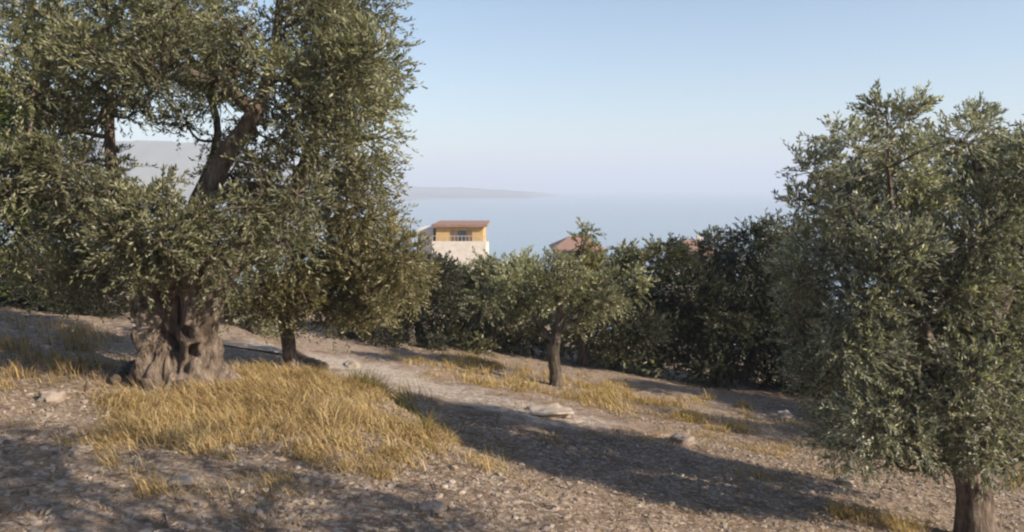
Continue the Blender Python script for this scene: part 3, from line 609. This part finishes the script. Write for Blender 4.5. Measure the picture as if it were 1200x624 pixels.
# ------------------------------------------------------------------ houses on the slope below
def box(lo, hi):
    x0, y0, z0 = lo; x1, y1, z1 = hi
    V = np.array([(x0, y0, z0), (x1, y0, z0), (x1, y1, z0), (x0, y1, z0), (x0, y0, z1), (x1, y0, z1), (x1, y1, z1), (x0, y1, z1)])
    return V, np.array([(0, 3, 2, 1), (4, 5, 6, 7), (0, 1, 5, 4), (1, 2, 6, 5), (2, 3, 7, 6), (3, 0, 4, 7)])
def boxes(name, lst, mat, parent):
    Vs, Fs, o_ = [], [], 0
    for lo, hi in lst: V, Fq = box(lo, hi); Vs.append(V); Fs.append(Fq+o_); o_ += 8
    return link(name, mesh_np(name, np.vstack(Vs), np.vstack(Fs), 4, mat), parent)
def house(name, label, u0, u1, vtop, y, depth, upper, lower, split, roof='hip', wins=()):
    x0, x1 = (u0-600)/F*y, (u1-600)/F*y; zt = P(600, vtop, y)[2]; xc = (x0+x1)/2
    zg = min(h1(x0, y), h1(x1, y), h1(xc, y+depth), h1(x1, y+depth)) - .3
    base = (xc, y, zg); root = thing(name, base, label, 'house'); hw = (x1-x0)/2; Ht = zt-zg; zs = Ht-split
    eave = Ht - (1.15 if roof == 'hip' else .22)
    boxes('upper_wall', [((-hw, 0, zs), (hw, depth, eave))], upper, root)
    boxes('lower_wall', [((-hw-.25, -.9, 0), (hw+.25, depth+.2, zs))], lower, root)
    if upper == 'ochre_plaster':
        boxes('annex', [((-hw-1.6, .6, 0), (-hw-.3, depth-.5, Ht-.45))], lower, root)
        boxes('railing', [((-hw-.25+k*.3, -.84, zs+.55), (-hw-.21+k*.3, -.81, zs+.95)) for k in range(int((2*hw+.5)/.3)+1)] + [((-hw-.25, -.85, zs+.95), (hw+.25, -.8, zs+1.0))], 'concrete', root)
    boxes('terrace_parapet', [((-hw-.25, -.9, zs), (hw+.25, -.75, zs+.55))], lower, root)
    if roof == 'hip':
        o = .45; V = [(-hw-o, -o, eave), (hw+o, -o, eave), (hw+o, depth+o, eave), (-hw-o, depth+o, eave), (-hw*.35, depth*.5, Ht), (hw*.35, depth*.5, Ht),
                      (-hw-o, -o, eave-.14), (hw+o, -o, eave-.14), (hw+o, depth+o, eave-.14), (-hw-o, depth+o, eave-.14)]
        me = bpy.data.meshes.new('roof'); me.from_pydata(V, [], [(0, 1, 5, 4), (1, 2, 5), (2, 3, 4, 5), (3, 0, 4), (6, 7, 1, 0), (7, 8, 2, 1), (8, 9, 3, 2), (9, 6, 0, 3), (9, 8, 7, 6)]); me.materials.append(MATS['terracotta'])
        rf = link('roof', me, root); boxes('chimney', [((hw*.4, depth*.6, eave+.2), (hw*.4+.5, depth*.6+.5, Ht+.35))], lower, rf)
    else:
        boxes('roof', [((-hw-.35, -.35, eave), (hw+.35, depth+.35, Ht))], 'terracotta', root)
    for (fx, z0, w, h) in wins:
        x = fx*hw; w_ = boxes('window', [((x-w/2, -.03, z0+zs), (x+w/2, -.004, z0+zs+h))], 'dark_pane', root)
        boxes('shutter', [((x-w/2-.5, -.07, z0+zs), (x-w/2-.02, -.012, z0+zs+h))], 'shutter_brown', w_); boxes('shutter', [((x+w/2+.02, -.07, z0+zs), (x+w/2+.5, -.012, z0+zs+h))], 'shutter_brown', w_)
        boxes('sill', [((x-w/2-.1, -.12, z0+zs-.1), (x+w/2+.1, -.012, z0+zs-.01))], 'concrete', w_)
    return root
house('ochre_house', 'ochre house with red roof and white lower storey below the grove', 511, 566, 263, 66, 7.5, 'ochre_plaster', 'white_plaster', 1.9, 'flat', [(.1, .35, .7, 1.0)])
house('pink_house', 'pale pink house half hidden behind the yellowish sapling', 652, 706, 279, 82, 6, 'pink_plaster', 'white_plaster', 2.8, 'hip', [(-.4, .5, .8, 1.1), (.4, .5, .8, 1.1)])
house('white_house', 'white house with red roof peeping over the dense dark olive', 795, 842, 283, 76, 6, 'white_plaster', 'white_plaster', 2.7, 'hip', [(0, .5, .8, 1.1)])

# olives further down the slope, one crown shared by all
def far_trees():
    r_ = np.random.default_rng(77); protos = []
    spots = [(440, 30, 2.4), (530, 38, 2.6), (600, 33, 2.3), (660, 45, 2.8), (735, 36, 2.5), (790, 42, 2.8), (860, 32, 2.6), (400, 44, 3.), (560, 50, 3.), (690, 58, 3.), (770, 60, 3.), (480, 55, 3.)]
    names = ['far left', 'below the ochre house', 'straight below the middle', 'below the pink house', 'right of the sapling', 'below the white house', 'behind the dense dark olive', 'behind the slender olive', 'in front of the ochre house', 'in front of the pink house', 'in front of the white house', 'left of the ochre house']
    first = None
    for (u, y, hh), nm in zip(spots, names):
        x = (u-600)/F*y; z = h1(x, y)
        if first is None:
            cl = []
            for k in range(16):
                d = r_.normal(size=3); d /= np.linalg.norm(d); d *= r_.random()**.4
                cl.append((x+d[0]*1.3, y+d[1]*1.3, z+1.45+d[2]*.85, .5, .45))
            first = olive('slope_olive_tree', 'olive on the slope ' + nm, (x, y, z), [(x, y, z-.3, .16), (x, y+.05, z+.5, .12), (x, y, z+1.2, .09), (x+.1, y, z+1.8, .03)], [], cl, 'warm', 700, (.11, .035), 10, .3, 78, group='olives on the slope below')
            r0 = first
        else:
            r0 = first.copy(); COL.objects.link(r0); r0.location = (x, y, z); r0['label'] = 'olive on the slope ' + nm; r0.rotation_euler.z = r_.uniform(0, 6.28); k = hh/2.5; r0.scale = (k, k, k*r_.uniform(.9, 1.1))
            for ch in list(first.children):
                c_ = ch.copy(); COL.objects.link(c_); c_.parent = r0
far_trees()

# ------------------------------------------------------------------ hazy air
lo, hi = np.array([-14500., -5600., SEA-5]), np.array([14500., 23500., 100.])
V, Fq = box(lo, hi)
m = bpy.data.materials.new('haze'); m.use_nodes = True; MATS['haze'] = m; nt = m.node_tree; nt.nodes.clear()
pv = nt.nodes.new('ShaderNodeVolumePrincipled'); pv.inputs['Color'].default_value = (.70, .77, .90, 1); pv.inputs['Density'].default_value = .00082; pv.inputs['Anisotropy'].default_value = 0
out = nt.nodes.new('ShaderNodeOutputMaterial'); nt.links.new(pv.outputs[0], out.inputs['Volume'])
tag(link('haze', mesh_np('haze', V, Fq, 4, 'haze')), 'pale summer haze over the bay', 'haze', kind='stuff')
